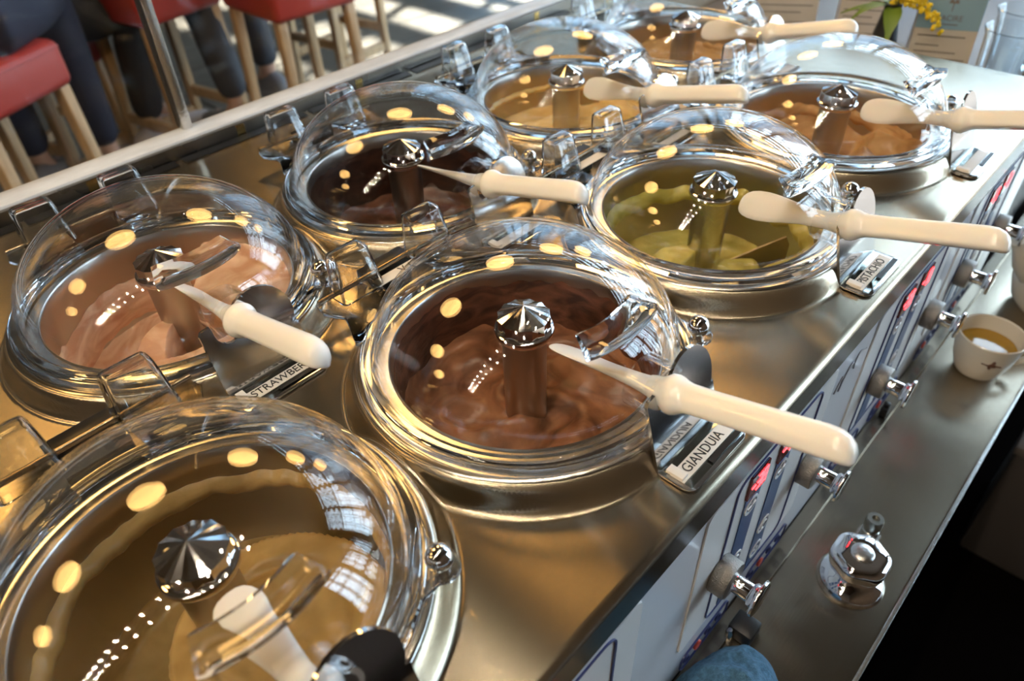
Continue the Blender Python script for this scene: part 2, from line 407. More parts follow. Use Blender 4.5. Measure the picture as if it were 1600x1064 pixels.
# folded front lip and end lip
m = MB(); n = 6; r = .006; prof = [(YE + r - r * math.sin(t * PI / 2 / n), ZP - r + r * math.cos(t * PI / 2 / n)) for t in range(n + 1)]
vs = []; fs = []
for x in (XA, XB - .006): vs += [(x, y, z) for y, z in prof]
k = len(prof)
for i in range(k - 1): fs.append((i, i + 1, k + i + 1, k + i))
m.add(vs, fs).build('front_lip', STEEL, counter, recalc=False)
MB().box(XA, XB - .006, YE, YE + .004, .918, ZP - r + .0002).build('lip_face', pbr('lip_dark_reflection', (.16, .155, .15), .25, 1), counter)  # same steel as the lip; reflection of the dark aisle put into its colour
m = MB(); prof = [(XB - r + r * math.sin(t * PI / 2 / n), ZP - r + r * math.cos(t * PI / 2 / n)) for t in range(n + 1)] + [(XB, .90)]
vs = []; fs = []; k = len(prof)
for y in (YE + .002, YB): vs += [(x, y, z) for x, z in prof]
for i in range(k - 1): fs.append((i, k + i, k + i + 1, i + 1))
m.add(vs, fs).build('end_lip', STEEL, counter, recalc=False)
col_me = None
for key, (cx, cy) in CEN.items():
    if col_me is None:
        prof = [(.1562, -.0030), (.1555, -.0022), (.1520, -.0018), (.1490, -.0016), (.130, -.0015), (.1255, -.0015), (.1245, -.006)]
        o = MB().lathe(prof, 96).scale(K).build('collar', SKIRT, counter, smooth=50); col_me = o.data
    else:
        o = bpy.data.objects.new('collar', col_me); COL.objects.link(o); o.parent = counter
    o.location = (cx, cy, ZF)
MB().box(XA, XB, YE + .002, YE + .012, .686, .918).build('fascia', FASCIA, counter)
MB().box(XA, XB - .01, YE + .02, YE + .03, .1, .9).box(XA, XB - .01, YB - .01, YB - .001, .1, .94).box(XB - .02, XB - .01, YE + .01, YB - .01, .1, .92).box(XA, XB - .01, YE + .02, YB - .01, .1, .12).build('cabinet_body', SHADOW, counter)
# dark drain slot pieces along the back of the worktop
x = XA + .02; seg = .16
while x + seg < XB:
    MB().box(x, x + seg - .008, YB - .014, YB - .001, ZP + .0002, ZP + .0012).build('back_slot', BLACK, counter); x += seg

# white emblem signature between the panels
def squiggle(parent, x, z, s, mat):
    pts = []
    for i in range(90):
        t = i / 89
        pts.append((x + s * (t + .10 * math.sin(14 * t)), YE + .0012, z + s * (.35 * t - .1 + .22 * math.sin(17 * t) * (1 - .6 * t))))
    MB().sweep(pts, .0006, 5).build('script_emblem', mat, parent)
squiggle(counter, .436, .880, .05, pbr('emblem_grey', (.25, .25, .27), .4))

# ------------------------------------------------------------------ control panels
DIG = {'0': 'abcdef', '2': 'abged', '3': 'abgcd', '4': 'fgbc', '7': 'abc', '8': 'abcdefg', '5': 'afgcd', '9': 'abcdfg', '-': 'g', '1': 'bc', '6': 'afgedc'}
def digit(m, ch, x, z, w, h, y):
    t = w * .2
    seg = {'a': (0, w, h - t, h), 'd': (0, w, 0, t), 'g': (0, w, h / 2 - t / 2, h / 2 + t / 2), 'f': (0, t, h / 2, h), 'e': (0, t, 0, h / 2), 'b': (w - t, w, h / 2, h), 'c': (w - t, w, 0, h / 2)}
    for s in DIG[ch]:
        u0, u1, v0, v1 = seg[s]; m.box(x + u0, x + u1, y - .0006, y, z + v0, z + v1)
def ring(m, cx, cz, r0, r1, y0, y1, n=28):
    vs = []; fs = []
    for j in range(n):
        t = 2 * PI * j / n
        for rr, yy in ((r0, y0), (r1, y0), (r1, y1), (r0, y1)): vs.append((cx + rr * math.cos(t), yy, cz + rr * math.sin(t)))
    for j in range(n):
        j2 = (j + 1) % n
        for i in range(4): fs.append((j * 4 + i, j2 * 4 + i, j2 * 4 + (i + 1) % 4, j * 4 + (i + 1) % 4))
    m.add(vs, fs)
def outline(m, x0, x1, z0, z1, r, w, y0, y1):
    o = rrect(x0, x1, z0, z1, r); i_ = rrect(x0 + w, x1 - w, z0 + w, z1 - w, max(r - w, .0005)); n = len(o)
    vs = [(u, y0, v) for u, v in o] + [(u, y0, v) for u, v in i_] + [(u, y1, v) for u, v in o] + [(u, y1, v) for u, v in i_]
    fs = []
    for j in range(n):
        k = (j + 1) % n
        fs += [(j, k, n + k, n + j), (2 * n + j, 3 * n + j, 3 * n + k, 2 * n + k), (j, 2 * n + j, 2 * n + k, k), (n + j, n + k, 3 * n + k, 3 * n + j)]
    m.add(vs, fs)
def control_panel(x, label, codes):
    r = empty('control_panel', (x, YE, 0), label, 'control panel', 'control panels on the white counter front')
    y = 0.0015
    MB().prism(rrect(-.036, .150, .737, .914, .008), XZ, .0005, .0020).build('panel_film', FILM, r)
    m = MB(); outline(m, 0, .125, .738, .912, .012, .0016, -.0006, .001); m.build('panel_outline', FRAME, r)
    for si, sx in enumerate((.030, .074)):
        st = MB().box(sx - .011, sx + .011, -.0004, .001, .742, .905).build('blue_strip', BLUE, r)
        MB().box(sx - .0125, sx + .0125, -.0014, .0005, .880, .904).build('display', LEDBACK, st)
        m = MB()
        for q, ch in enumerate(codes[si]): digit(m, ch, sx - .0105 + q * .0075, .884, .0055, .016, -.0014)
        m.build('display_digits', LED, st)
        for zi, z in enumerate((.864, .795, .760)):
            if si == 0 and zi == 2: continue
            m = MB(); ring(m, sx, z, .0072, .0092, -.0012, .0005)
            if zi == 0:
                for q in range(3):
                    t = PI * q / 3; dx, dz = .006 * math.cos(t), .006 * math.sin(t)
                    m.sweep([(sx - dx, -.001, z - dz), (sx + dx, -.001, z + dz)], .0007, 4)
            elif zi == 1:
                m.sweep([(sx + .0045 * math.cos(t * .3), -.001, z + .0045 * math.sin(t * .3)) for t in range(17)], .0008, 4)
            else:
                m.box(sx - .004, sx + .004, -.0012, 0, z - .0008, z + .0008).box(sx - .0008, sx + .0008, -.0012, 0, z - .004, z + .004)
            m.build('button_icon', FILM, st)
    for q in range(2):
        xx = .008 + .105 * q
        m = MB(); outline(m, xx - .034, xx + .040, .692, .716, .008, .0006, -.0006, .001)
        for e in range(4):
            if e != 1: ring(m, xx - .025 + e * .0165, .704, .0036, .0044, -.0006, .001, 16)
        m.build('button_outline', FRAME, r)
        MB().prism([(xx - .0085 + .0048 * math.cos(t * PI / 8), .704 + .0048 * math.sin(t * PI / 8)) for t in range(16)], XZ, -.0012, .001).build('red_light', REDDOT, r)
    return r
control_panel(.018, 'control panel nearest the bottom edge, only its outlined corner showing', ('-14', '-12'))
control_panel(.275, 'control panel with red readout and blue strips below the gianduia label', ('-38', '-12'))
control_panel(.540, 'control panel with two red readouts below the pistachio label', ('-38', '-18'))
control_panel(.778, 'farthest control panel, blurred, below the far right tub', ('-14', '-18'))

# plunger knobs on the front
def make_knob(x, z, label):
    r = empty('front_knob', (x, YE, z), label, 'knob', 'steel plunger knobs on the counter front')
    ax = lambda prof: [(rr, zz) for rr, zz in prof]
    def lat(prof, n=32):
        mb = MB().lathe(prof, n); mb.v = [(p[0], -p[2] * .60, p[1]) for p in mb.v]; return mb
    lat([(0, .0), (.0155, 0), (.0160, .001), (.0160, .020), (.0150, .022), (0, .022)]).build('knob_collar', KNURL, r)
    lat([(0, .021), (.0072, .021), (.0072, .044), (.0068, .046), (0, .046)]).build('knob_shaft', CHROME, r)
    lat([(0, .044), (.0070, .044), (.0088, .046), (.0094, .0475), (.0094, .0515), (.0105, .052), (.0145, .0535), (.0148, .055), (.0145, .0575), (.0125, .0585), (0, .0585)]).build('knob_cap', CHROME, r)
    lat([(0, .0), (.0012, 0), (.0012, .0075), (0, .0075)], 8).build('pin_hole', BLACK, r).location = (0, 0, 0)
    return r
KN = [(.276, .8125, 'steel plunger knob nearest the camera on the white panel'), (.414, .8085, 'steel plunger knob under the tip of the gianduia spatula handle'),
      (.563, .8025, 'third steel plunger knob, beside the grey script emblem'), (.698, .8020, 'fourth steel plunger knob, below the pistachio handle'),
      (.800, .800, 'fifth steel plunger knob, partly behind the pistachio handle tip'), (.925, .801, 'farthest steel plunger knob at the right edge')]
for kx, kz, lb in KN: 
    r = make_knob(kx, kz, lb)
    for ch in list(r.children):
        if ch.name.startswith('pin_hole'): ch.rotation_euler = (0, 0, PI / 2 * -1); ch.location = (0, -.0185, .002)

# ------------------------------------------------------------------ service counter in front
sc = empty('service_counter', (0, 0, 0), 'lower brushed steel service counter running along the front', 'counter')
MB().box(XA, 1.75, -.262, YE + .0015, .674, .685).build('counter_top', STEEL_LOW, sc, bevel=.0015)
MB().sweep([(XA, -.166, .6855), (1.75, -.166, .6855)], .0012, 8).build('seam_bead', STEEL_LOW, sc)
MB().box(XA, 1.75, -.2645, -.2605, .655, .6862).build('front_edge', SATIN, sc, bevel=.0008)
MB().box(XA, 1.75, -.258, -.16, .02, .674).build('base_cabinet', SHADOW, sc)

# chrome tap knob
tp = empty('tap_knob', (.430, -.220, .685), 'chrome round tap knob standing on the lower steel counter', 'tap')
MB().lathe([(0, 0), (.0285, 0), (.0295, .001), (.0290, .005), (.0255, .010), (.020, .013), (.0165, .015), (.015, .0165), (0, .0165)], 48).build('flange', CHROME, tp)
lobes = lambda t: 1 + .035 * math.cos(6 * t)
MB().lathe([(0, .016), (.0165, .0165), (.0195, .018), (.0225, .022), (.0243, .030), (.0250, .036), (.0245, .039), (.0228, .0412), (.018, .0425), (.0105, .043)], 72, rf=lobes).lathe([(.0105, .043), (0, .0432)], 72).build('handwheel', CHROME, tp, smooth=180)
MB().lathe([(.0100, .0428), (.0098, .0442), (.0085, .0452), (.004, .0456), (0, .0457)], 32).build('cap_button', SATIN, tp)
ft = empty('pipe_fitting', (.484, -.2130, .685), 'small steel pipe fitting standing behind the chrome tap knob', 'fitting')
MB().lathe([(0, 0), (.0115, 0), (.0115, .006), (0, .006)], 6).build('hex_nut', SATIN, ft)
MB().lathe([(0, .006), (.0078, .006), (.0078, .014), (.0066, .015), (.0066, .018), (.0080, .019), (.0080, .029), (.0072, .031), (.0035, .031), (.0035, .028), (0, .028)], 24).build('nipple', pbr('dull_nickel', (.34, .34, .31), .3, 1), ft)
bk = empty('counter_clamp', (.318, -.1705, .685), 'small black clamp block against the foot of the white panel', 'clamp')
MB().box(-.009, .012, -.0135, .008, 0, .016).build('block', BLACK, bk, bevel=.002)
MB().lathe([(0, 0), (.003, 0), (.0035, .012), (.002, .016), (0, .016)], 12, cx=-.012, cy=.004).build('screw', CHROME, bk)
cl2 = empty('cable_clip', (.655, -.160, .685), 'small black clip at the counter seam behind the gianduia handle tip', 'clip')
MB().box(-.006, .006, -.004, .004, 0, .012).build('clip_body', BLACK, cl2, bevel=.0015)
MB().lathe([(0, .012), (.0035, .012), (.0035, .017), (0, .018)], 12).build('clip_head', BLACK, cl2)

# blue cloth, crumpled
def cloth():
    nu, nv = 56, 56; vs = []; fs = []
    for i in range(nu):
        for j in range(nv):
            u = (i / (nu - 1) - .5) * 2; v = (j / (nv - 1) - .5) * 2
            rr = math.hypot(u, v); th = math.atan2(v, u)
            R = .052 * (1 + .1 * math.sin(3 * th + 1))
            k = max(abs(u), abs(v)) / (rr + 1e-6)
            x, y = u * k * R, v * k * R * .85
            q = min(1, rr * k)
            h = .034 * max(0, 1 - q ** 3.2) + .010 * noise.noise(Vector((x * 45, y * 45, 3))) * (1 - q ** 4) + .004 * noise.noise(Vector((x * 120, y * 120, 9)))
            h -= .012 * math.exp(-((u + .25) ** 2 + (v + .15) ** 2) / .08)
            vs.append((x, y, max(.0006, h)))
    for i in range(nu - 1):
        for j in range(nv - 1): fs.append((i * nv + j, (i + 1) * nv + j, (i + 1) * nv + j + 1, i * nv + j + 1))
    return MB().add(vs, fs)
tag(cloth().build('cleaning_cloth', CLOTH, None, smooth=180, loc=(.256, -.197, .686)), 'blue terry cleaning cloth crumpled on the lower counter', 'cloth')

# tea cup and jug
cup = empty('tea_cup', (.800, -.2115, .685), 'small white cup of tea with a dark printed emblem', 'cup')
prof = [(0, 0), (.0215, 0), (.0235, .0015), (.026, .006), (.0315, .022), (.0345, .040), (.0358, .052), (.0362, .0545), (.0352, .0555), (.0340, .0545), (.0322, .040), (.029, .022), (.023, .008), (0, .006)]
MB().lathe(prof, 48).build('cup_body', CERAMIC, cup)
hp = [(.033 + .018 * math.sin(PI * i / 12), 0, .044 - .028 * i / 12) for i in range(13)]
hd = MB().sweep(hp, .0042, 10).build('handle', CERAMIC, cup); hd.rotation_euler = (0, 0, math.radians(-62))
MB().lathe([(0, .037), (.0312, .037)], 32).build('tea', TEA, cup)
m = MB()
def oncup(u, z):  # u angle
    rr = .0305 + (.0355 - .0305) * (z - .018) / .032 + .0006
    return (rr * math.cos(u), rr * math.sin(u), z)
base = math.radians(206)
for du, dz, s in ((0, .034, .0042), (.07, .033, .003), (-.07, .0325, .003), (.16, .033, .002), (-.16, .033, .002), (.26, .0325, .0016), (-.26, .0335, .0016), (.02, .0385, .0028), (-.04, .029, .0022)):
    p = oncup(base + du, dz); m.sphere(p, s, 8, 6, (.35, .8, .8) if abs(du) < .1 else (.4, 1.6, .5))
m.build('emblem', EMBLEM, cup)
jug = empty('white_jug', (.985, -.245, .685), 'round white ceramic teapot behind the tea cup, cut by the frame', 'teapot')
MB().lathe([(0, 0), (.040, 0), (.050, .012), (.057, .035), (.055, .060), (.045, .082), (.036, .092), (.036, .100), (.0335, .100), (.0335, .09), (.04, .08), (.05, .06), (.05, .03), (0, .012)], 48).build('jug_body', CERAMIC, jug)
MB().sweep([(-.030, .034, .05), (-.045, .048, .07), (-.052, .056, .092), (-.056, .062, .104)], [.014, .011, .009, .0085], 12).build('spout', CERAMIC, jug)
MB().sweep([(.03, -.035, .085), (.055, -.06, .082), (.062, -.066, .05), (.04, -.045, .025)], .006, 10).build('handle', CERAMIC, jug)
# pale bin top low in the dark aisle
bx = empty('waste_bin', (1.22, -.405, .0062), 'pale grey bin standing in the dark aisle below the counter', 'bin')
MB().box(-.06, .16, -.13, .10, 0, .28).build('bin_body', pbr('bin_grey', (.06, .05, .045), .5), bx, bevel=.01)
MB().box(-.065, .165, -.135, .105, .28, .30).build('bin_rim', pbr('bin_rim', (.12, .10, .09), .4), bx, bevel=.005)

# ------------------------------------------------------------------ customer side: riser, marble, glass guard
ledge = empty('marble_ledge', (0, 0, 0), 'narrow pale marble ledge capping the dark steel riser behind the tubs', 'ledge')
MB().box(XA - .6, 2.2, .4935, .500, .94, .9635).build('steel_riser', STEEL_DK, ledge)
MB().box(XA - .6, 2.2, .499, .530, .945, .9665).build('marble_cap', MARBLE, ledge, bevel=.002)
MB().box(XA - .6, 2.2, .503, .527, 0, .945).build('ledge_wall', pbr('front_cladding', (.35, .28, .2), .6, noise_amt=.15), ledge)
for i in range(9):
    x = -.35 + .165 * i
    MB().box(x, x + .010, .4928, .4936, .944, .9625).build('riser_tab', BRASS, ledge)
gg = empty('glass_guard', (0, 0, 0), 'tall clear glass guard standing on the marble ledge', 'glass guard')
for x0, x1 in ((-1.0, .262), (.276, 1.25), (1.256, 2.2)):
    MB().box(x0, x1, .5235, .5295, .9655, 1.62).build('pane', GUARD, gg)
MB().box(.263, .275, .517, .534, .9655, 1.62).build('post', SATIN, gg, bevel=.003)

# ------------------------------------------------------------------ tubs with gelato
FLAV = {
 'A': ((.30, .19, .062), (.46, .31, .115), 'beige coffee'),
 'B': ((.13, .050, .022), (.38, .165, .080), 'brown gianduia'),
 'C': ((.42, .36, .07), (.68, .60, .17), 'green pistachio'),
 'D': ((.44, .24, .09), (.68, .43, .21), 'tan hazelnut'),
 'E': ((.62, .35, .22), (.93, .72, .54), 'pale pink strawberry'),
 'F': ((.050, .016, .010), (.19, .070, .030), 'dark chocolate'),
 'G': ((.72, .50, .19), (.86, .66, .32), 'yellow cream'),
 'H': ((.50, .31, .13), (.66, .44, .22), 'light brown'),
}
def sstep(a_, b_, t): t = max(0, min(1, (t - a_) / (b_ - a_))); return t * t * (3 - 2 * t)
def gh(key, x, y):
    r = math.hypot(x, y); th = math.atan2(y, x); n1 = noise.noise(Vector((x * 26, y * 26, ord(key)))); n2 = noise.noise(Vector((x * 70, y * 70, ord(key) * 3)))
    sp = math.sin(3 * th + r * 95 + 2 * n1)
    def ang(t0): return abs((th - t0 + PI) % (2 * PI) - PI)
    if key == 'A':   # smooth plateau toward the front right, deep trough at the back left
        d = math.hypot(x - .026, y + .028); h = -.058 - .082 * sstep(.080, .092, d) + .0012 * sp
        h -= .004 * math.exp(-((d - .052) / .004) ** 2)
    elif key == 'B':
        h = -.080 + .006 * sp + .006 * n1 + .016 * math.exp(-((x + .075) ** 2 + (y + .005) ** 2) / .0014)
        h += .022 * math.exp(-((x - .080) ** 2 + (y + .02) ** 2) / .0011) + .012 * sstep(-.03, -.09, y)
        h -= .012 * math.exp(-((x + .045) ** 2 + (y - .035) ** 2) / .0005)
    elif key == 'C':  # chunk against the post, shelf at the front, bare hollow elsewhere
        h = -.122 + .072 * sstep(.62, .40, ang(2.75)) * sstep(.105, .045, r) + .003 * n1
        h = max(h, -.122 + .058 * sstep(-.040, -.060, y + .35 * x + .25 * n1 * .02))
        h = max(h, -.122 + .050 * sstep(.42, .30, ang(-1.1)) * sstep(.10, .06, r))
    elif key == 'E':  # tall wedge left of the post and a broad shelf in front
        h = -.118 + .003 * n1
        h = max(h, -.118 + .088 * sstep(.50, .34, ang(-2.75)) * sstep(.110, .030, r) ** .8)
        h = max(h, -.118 + .072 * sstep(-.030, -.052, y + .25 * x) + .004 * n1)
        h = max(h, -.118 + .080 * sstep(.72, .50, ang(.35)) * sstep(.03, .055, r) + .003 * n1)
    elif key == 'F':
        h = -.104 + .060 * sstep(-.030, -.044, y + .35 * x) + .005 * n1 + .002 * sp
    elif key == 'G':
        h = -.048 - .035 * sstep(.0, .03, y + .3 * x - .045) + .0015 * sp
    elif key == 'D':
        h = -.074 + .009 * sp + .004 * n1 + .026 * sstep(-.02, -.05, y - .1 * x)
    else:
        h = -.060 + .003 * sp + .004 * n1
    h += .0018 * n2 + .016 * sstep(.108, .1235, r) ** 2
    return h
GM = {}
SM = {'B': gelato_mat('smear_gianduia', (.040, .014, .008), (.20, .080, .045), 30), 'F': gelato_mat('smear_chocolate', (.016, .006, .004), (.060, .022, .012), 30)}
for key, (c1, c2, nm) in FLAV.items():
    cx, cy = CEN[key]
    t = empty('gelato_tub', (cx, cy, ZF), '', 'gelato tub', 'gelato tubs sunk in the steel worktop')
    t['label'] = {'A': 'tub of beige coffee gelato in the bottom left corner', 'B': 'tub of glossy brown gianduia gelato in the centre', 'C': 'tub of olive green pistachio gelato',
                  'D': 'tub of swirled tan gelato at the far right of the front row', 'E': 'tub of pale pink strawberry gelato with a tall peak', 'F': 'tub of very dark chocolate gelato in the back row',
                  'G': 'tub of smooth yellow cream gelato in the back row', 'H': 'farthest tub, light brown gelato, at the top edge'}[key]
    MB().lathe([(.1262, -.0012), (.1250, .0006), (.1238, -.0010), (.1236, -.02), (.1236, -.135), (.118, -.145), (0, -.145)], 80).scale(K).build('bowl', BOWL, t)
    GM[key] = gelato_mat('gelato_' + nm.replace(' ', '_'), c1, c2)
    nr, nt = 40, 180; vs = []; fs = []
    for i in range(nr):
        r = .018 + (.1234 - .018) * i / (nr - 1)
        for j in range(nt):
            th = 2 * PI * j / nt; x, y = r * math.cos(th), r * math.sin(th); vs.append((x, y, gh(key, x, y)))
    for i in range(nr - 1):
        for j in range(nt):
            j2 = (j + 1) % nt; fs.append((i * nt + j, (i + 1) * nt + j, (i + 1) * nt + j2, i * nt + j2))
    MB().add(vs, fs).scale(K).build('gelato', GM[key], t, smooth=180, recalc=False)
    # ragged band smeared on the bowl wall
    top = {'A': -.030, 'B': -.014, 'C': -.036, 'D': -.035, 'E': -.045, 'F': -.016, 'G': -.03, 'H': -.04}[key]
    wid = {'A': .020, 'B': .072, 'C': .026, 'D': .02, 'E': .05, 'F': .09, 'G': .01, 'H': .02}[key]
    thk = {'A': .008, 'B': .004, 'C': .009}.get(key, .004)
    vs = []; fs = []; nt = 200; mseg = 6
    for j in range(nt):
        th = 2 * PI * j / nt; cxx, syy = math.cos(th), math.sin(th)
        zt = top + .008 * noise.noise(Vector((cxx * 2.2, syy * 2.2, ord(key)))) + .005 * noise.noise(Vector((cxx * 9, syy * 9, 5)))
        zb = zt - wid * (1 + .5 * noise.noise(Vector((cxx * 3, syy * 3, 11 + ord(key)))))
        tk = thk * (1 + .6 * noise.noise(Vector((cxx * 7, syy * 7, 21))))
        for i in range(mseg + 1):
            u = i / mseg; vs.append(((.1233 - tk * math.sin(PI * u) ** .6) * cxx, (.1233 - tk * math.sin(PI * u) ** .6) * syy, zt + (zb - zt) * u))
    mm = mseg + 1
    for j in range(nt):
        j2 = (j + 1) % nt
        for i in range(mseg): fs.append((j * mm + i, j2 * mm + i, j2 * mm + i + 1, j * mm + i + 1))
    MB().add(vs, fs).scale(K).build('wall_smear', SM.get(key, GM[key]), t, smooth=180)
    st = MB().lathe([(.0212, .020), (.0208, 0), (.0205, -.06), (.021, -.145)], 40).scale(K).build('stirrer_post', BOWL if key != 'C' else SATIN, t)
    # faceted cap
    mb = MB(); nf = 12; vs = []; fs = []
    for j in range(nf * 2):
        th = PI * j / nf; rr = .0245 if j % 2 == 0 else .0232
        vs += [(rr * math.cos(th), rr * math.sin(th), .024), (rr * math.cos(th), rr * math.sin(th), .038 if j % 2 == 0 else .0375)]
    vs.append((0, 0, .0485)); ap = len(vs) - 1; N2 = nf * 2
    for j in range(N2):
        j2 = (j + 1) % N2; fs += [(2 * j, 2 * j2, 2 * j2 + 1, 2 * j + 1), (2 * j + 1, 2 * j2 + 1, ap)]
    mb.add(vs, fs).scale(K).build('post_cap', CHROME, t, smooth=8)
    MB().lathe([(.0205, .016), (.0262, .018), (.0276, .021), (.0270, .0245), (.0245, .0260), (.02, .0262)], 48).scale(K).build('cap_ring', CHROME, t)
    # scraper blade on the post
    sth = {'A': -.3, 'B': -1.0, 'C': -.62, 'D': .9, 'E': -.75, 'F': -.4, 'G': .6, 'H': .5}[key]
    ztop = {'C': -.055, 'E': -.060}.get(key, -.092)
    mb = MB(); mb.prism([(.018, -.14), (.112, -.14), (.114, ztop - .012), (.108, ztop), (.075, ztop - .01), (.018, ztop - .03)], XZ, -.0015, .0015)
    sb = mb.scale(K).build('scraper', BOWL, t); sb.rotation_euler = (0, 0, sth)

# ------------------------------------------------------------------ domed lids
def dome_profile(a_, h_, z0, n=26):
    return [(a_ * math.cos(PI / 2 * i / n), z0 + h_ * math.sin(PI / 2 * i / n)) for i in range(n)] + [(.0004, z0 + h_)]
PORT_Z = .0385
def dome_mesh():
    mb = MB(); n = 144
    outer = dome_profile(.1405, .1000, .008); inner = dome_profile(.1375, .0970, .008)
    m2 = MB().lathe(outer, n); m3 = MB().lathe(inner, n)
    for q in (m2, m3):
        keep = []
        for f in q.f:
            cxm = sum(q.v[i][0] for i in f) / 4; cym = sum(q.v[i][1] for i in f) / 4; czm = sum(q.v[i][2] for i in f) / 4
            if cym < 0 and math.hypot(cxm, czm - PORT_Z) < .0205: continue
            keep.append(f)
        mb.add(q.v, keep)
    return mb
def make_lid():
    r = empty('dome_lid', (0, 0, 0), '', 'dome lid', 'clear dome lids over the gelato tubs')
    dome_mesh().scale(K).build('dome', ACRYL, r, smooth=180)
    prof = [(.1375, .0085), (.1375, .0004), (.1500, .0004), (.1508, .0015), (.1508, .0062), (.1498, .0074), (.1478, .0076), (.1470, .0088), (.1462, .0112), (.1440, .0120), (.1408, .0120), (.1398, .0112)]
    MB().lathe(prof, 128, close=True).scale(K).build('rim', ACRYL_S, r, smooth=35)
    # port ring where the spatula leaves
    pr_ = []
    for (rr, yy) in ((.0205, -.125), (.0235, -.125), (.0240, -.146), (.0250, -.1475), (.0250, -.149), (.0212, -.149)):
        pr_.append((rr, yy))
    mb = MB().lathe(pr_, 48, close=True); mb.v = [(p[0], p[2], p[1] + PORT_Z) for p in mb.v]
    mb.scale(K).build('spatula_port', ACRYL, r, smooth=35)
    # grip: curved bar with a scooped face, standing on the front slope
    secs = []; nn = 17
    for i in range(nn):
        u = -1 + 2 * i / (nn - 1); x = .037 * u
        th = math.atan2(x, .095)
        ph = math.radians(44)
        # point on dome at front, azimuth th from -y
        rad = .1405 * math.cos(ph); zc = .008 + .100 * math.sin(ph)
        cxp, cyp = rad * math.sin(th), -rad * math.cos(th)
        nrm = Vector((math.cos(ph) / .1405 * math.sin(th), -math.cos(ph) / .1405 * math.cos(th), math.sin(ph) / .100)).normalized()
        tan = Vector((-math.sin(ph) * math.sin(th), math.sin(ph) * math.cos(th), 0)) * .1405 + Vector((0, 0, .1 * math.cos(ph))); tan.normalize()
        P = Vector((cxp, cyp, zc)); e = 1 - .45 * abs(u) ** 6; sq = []
        lift = .0165 * e
        for du, dv in ((-.0120, -.003), (-.0130, .006), (-.0118, .0115), (-.0085, .0130), (-.0045, .0105), (.0010, .0060), (.0065, .0045), (.0105, .0030), (.0120, -.003)):
            sq.append(P + tan * (-du * -1) * (.95 if abs(u) > .93 else 1) + nrm * (dv / .0115 * lift if dv > 0 else dv))
        secs.append(sq)
    MB().loft(secs).scale(K).build('grip', ACRYL_S, r, smooth=50)
    # latch ear and steel ball at the front right
    bxp, byp = .113, -.113
    d = Vector((bxp, byp)).normalized(); pd = Vector((-d.y, d.x)); poly = []
    tip = Vector((bxp, byp)); ear = []
    for i in range(13):
        t = -PI / 2 + PI * i / 12
        q = tip + d * (.0145 * math.cos(t)) + pd * (.0135 * math.sin(t)); ear.append((q.x, q.y))
    for w_, s_ in ((.024, .150), (.045, .1405)):
        ear.append(tuple(d * s_ + pd * w_))
    for w_, s_ in ((-.045, .1405), (-.024, .150)):
        ear.append(tuple(d * s_ + pd * w_))
    MB().prism(ear, XY, .0014, .0060).scale(K).build('latch_ear', ACRYL_S, r, bevel=.0008)
    bl = MB().sphere((bxp, byp, .0155), .0103, 24, 16).lathe([(0, -.004), (.0045, -.004), (.0045, .009), (0, .009)], 16, cx=bxp, cy=byp).scale(K).build('latch_ball', CHROME, r)
    # hinge tabs, hinge plate, rod and bar at the back
    hp_ = [(-.088, .200), (-.096, .193), (-.096, .176), (-.088, .160), (-.080, .150), (-.092, .138), (-.100, .118), (-.085, .112), (.085, .112), (.100, .118), (.092, .138), (.080, .150), (.088, .160), (.096, .176), (.096, .193), (.088, .200), (.030, .200), (.026, .186), (-.026, .186), (-.030, .200)]
    # only the rear ledge of the plate lies outside the rim
    left = [(-.092, .196), (-.096, .180), (-.086, .158), (-.092, .143), (-.104, .118), (-.0955, .1175), (-.060, .1385), (-.030, .1475), (-.028, .192), (-.034, .198)]
    for sgn in (1, -1):
        MB().prism([(sgn * u, v) for u, v in left], XY, .0005, .0045).scale(K).build('hinge_plate', ACRYL_S, r, bevel=.0006)
        cxm = sgn * .049
        bm = bmesh.new()
        def V(*p): return bm.verts.new(p)
        xb, xt = .026, .021
        B = [V(cxm - xb, .199, .004), V(cxm + xb, .199, .004), V(cxm + xb, .170, .004), V(cxm - xb, .170, .004)]
        T = [V(cxm - xt, .203, .052), V(cxm + xt, .203, .052), V(cxm + xt, .183, .052), V(cxm - xt, .183, .052)]
        for f in ((T[0], T[1], T[2], T[3]), (B[0], B[1], T[1], T[0]), (B[1], B[2], T[2], T[1]), (B[3], B[0], T[0], T[3]), (B[2], B[3], T[3], T[2])): bm.faces.new(f)
        bmesh.ops.recalc_face_normals(bm, faces=bm.faces)
        es = [e for e in bm.edges if len(e.link_faces) == 2]
        bmesh.ops.bevel(bm, geom=es, offset=.0055, segments=3, profile=.5, affect='EDGES')
        geo = bmesh.ops.solidify(bm, geom=list(bm.faces), thickness=.0028)
        for v in bm.verts: v.co *= K
        bmesh.ops.recalc_face_normals(bm, faces=bm.faces)
        me = bpy.data.meshes.new('hinge_tab'); bm.to_mesh(me); bm.free(); me.shade_smooth(); me.set_sharp_from_angle(angle=math.radians(35)); me.materials.append(ACRYL_S)
        o = bpy.data.objects.new('hinge_tab', me); COL.objects.link(o); o.parent = r
    MB().sweep([(-.093, .190, .010), (.093, .190, .010)], .0030, 12).scale(K).build('hinge_rod', BRONZE, r)
    MB().box(-.030, .030, .196, .214, -.0255, .006).scale(K).build('hinge_bar', BLACK, r, bevel=.001)
    MB().sweep([(-.030, .1955, .0065), (.030, .1955, .0065)], .002, 8).scale(K).build('hinge_pin', BRASS, r)
    return r
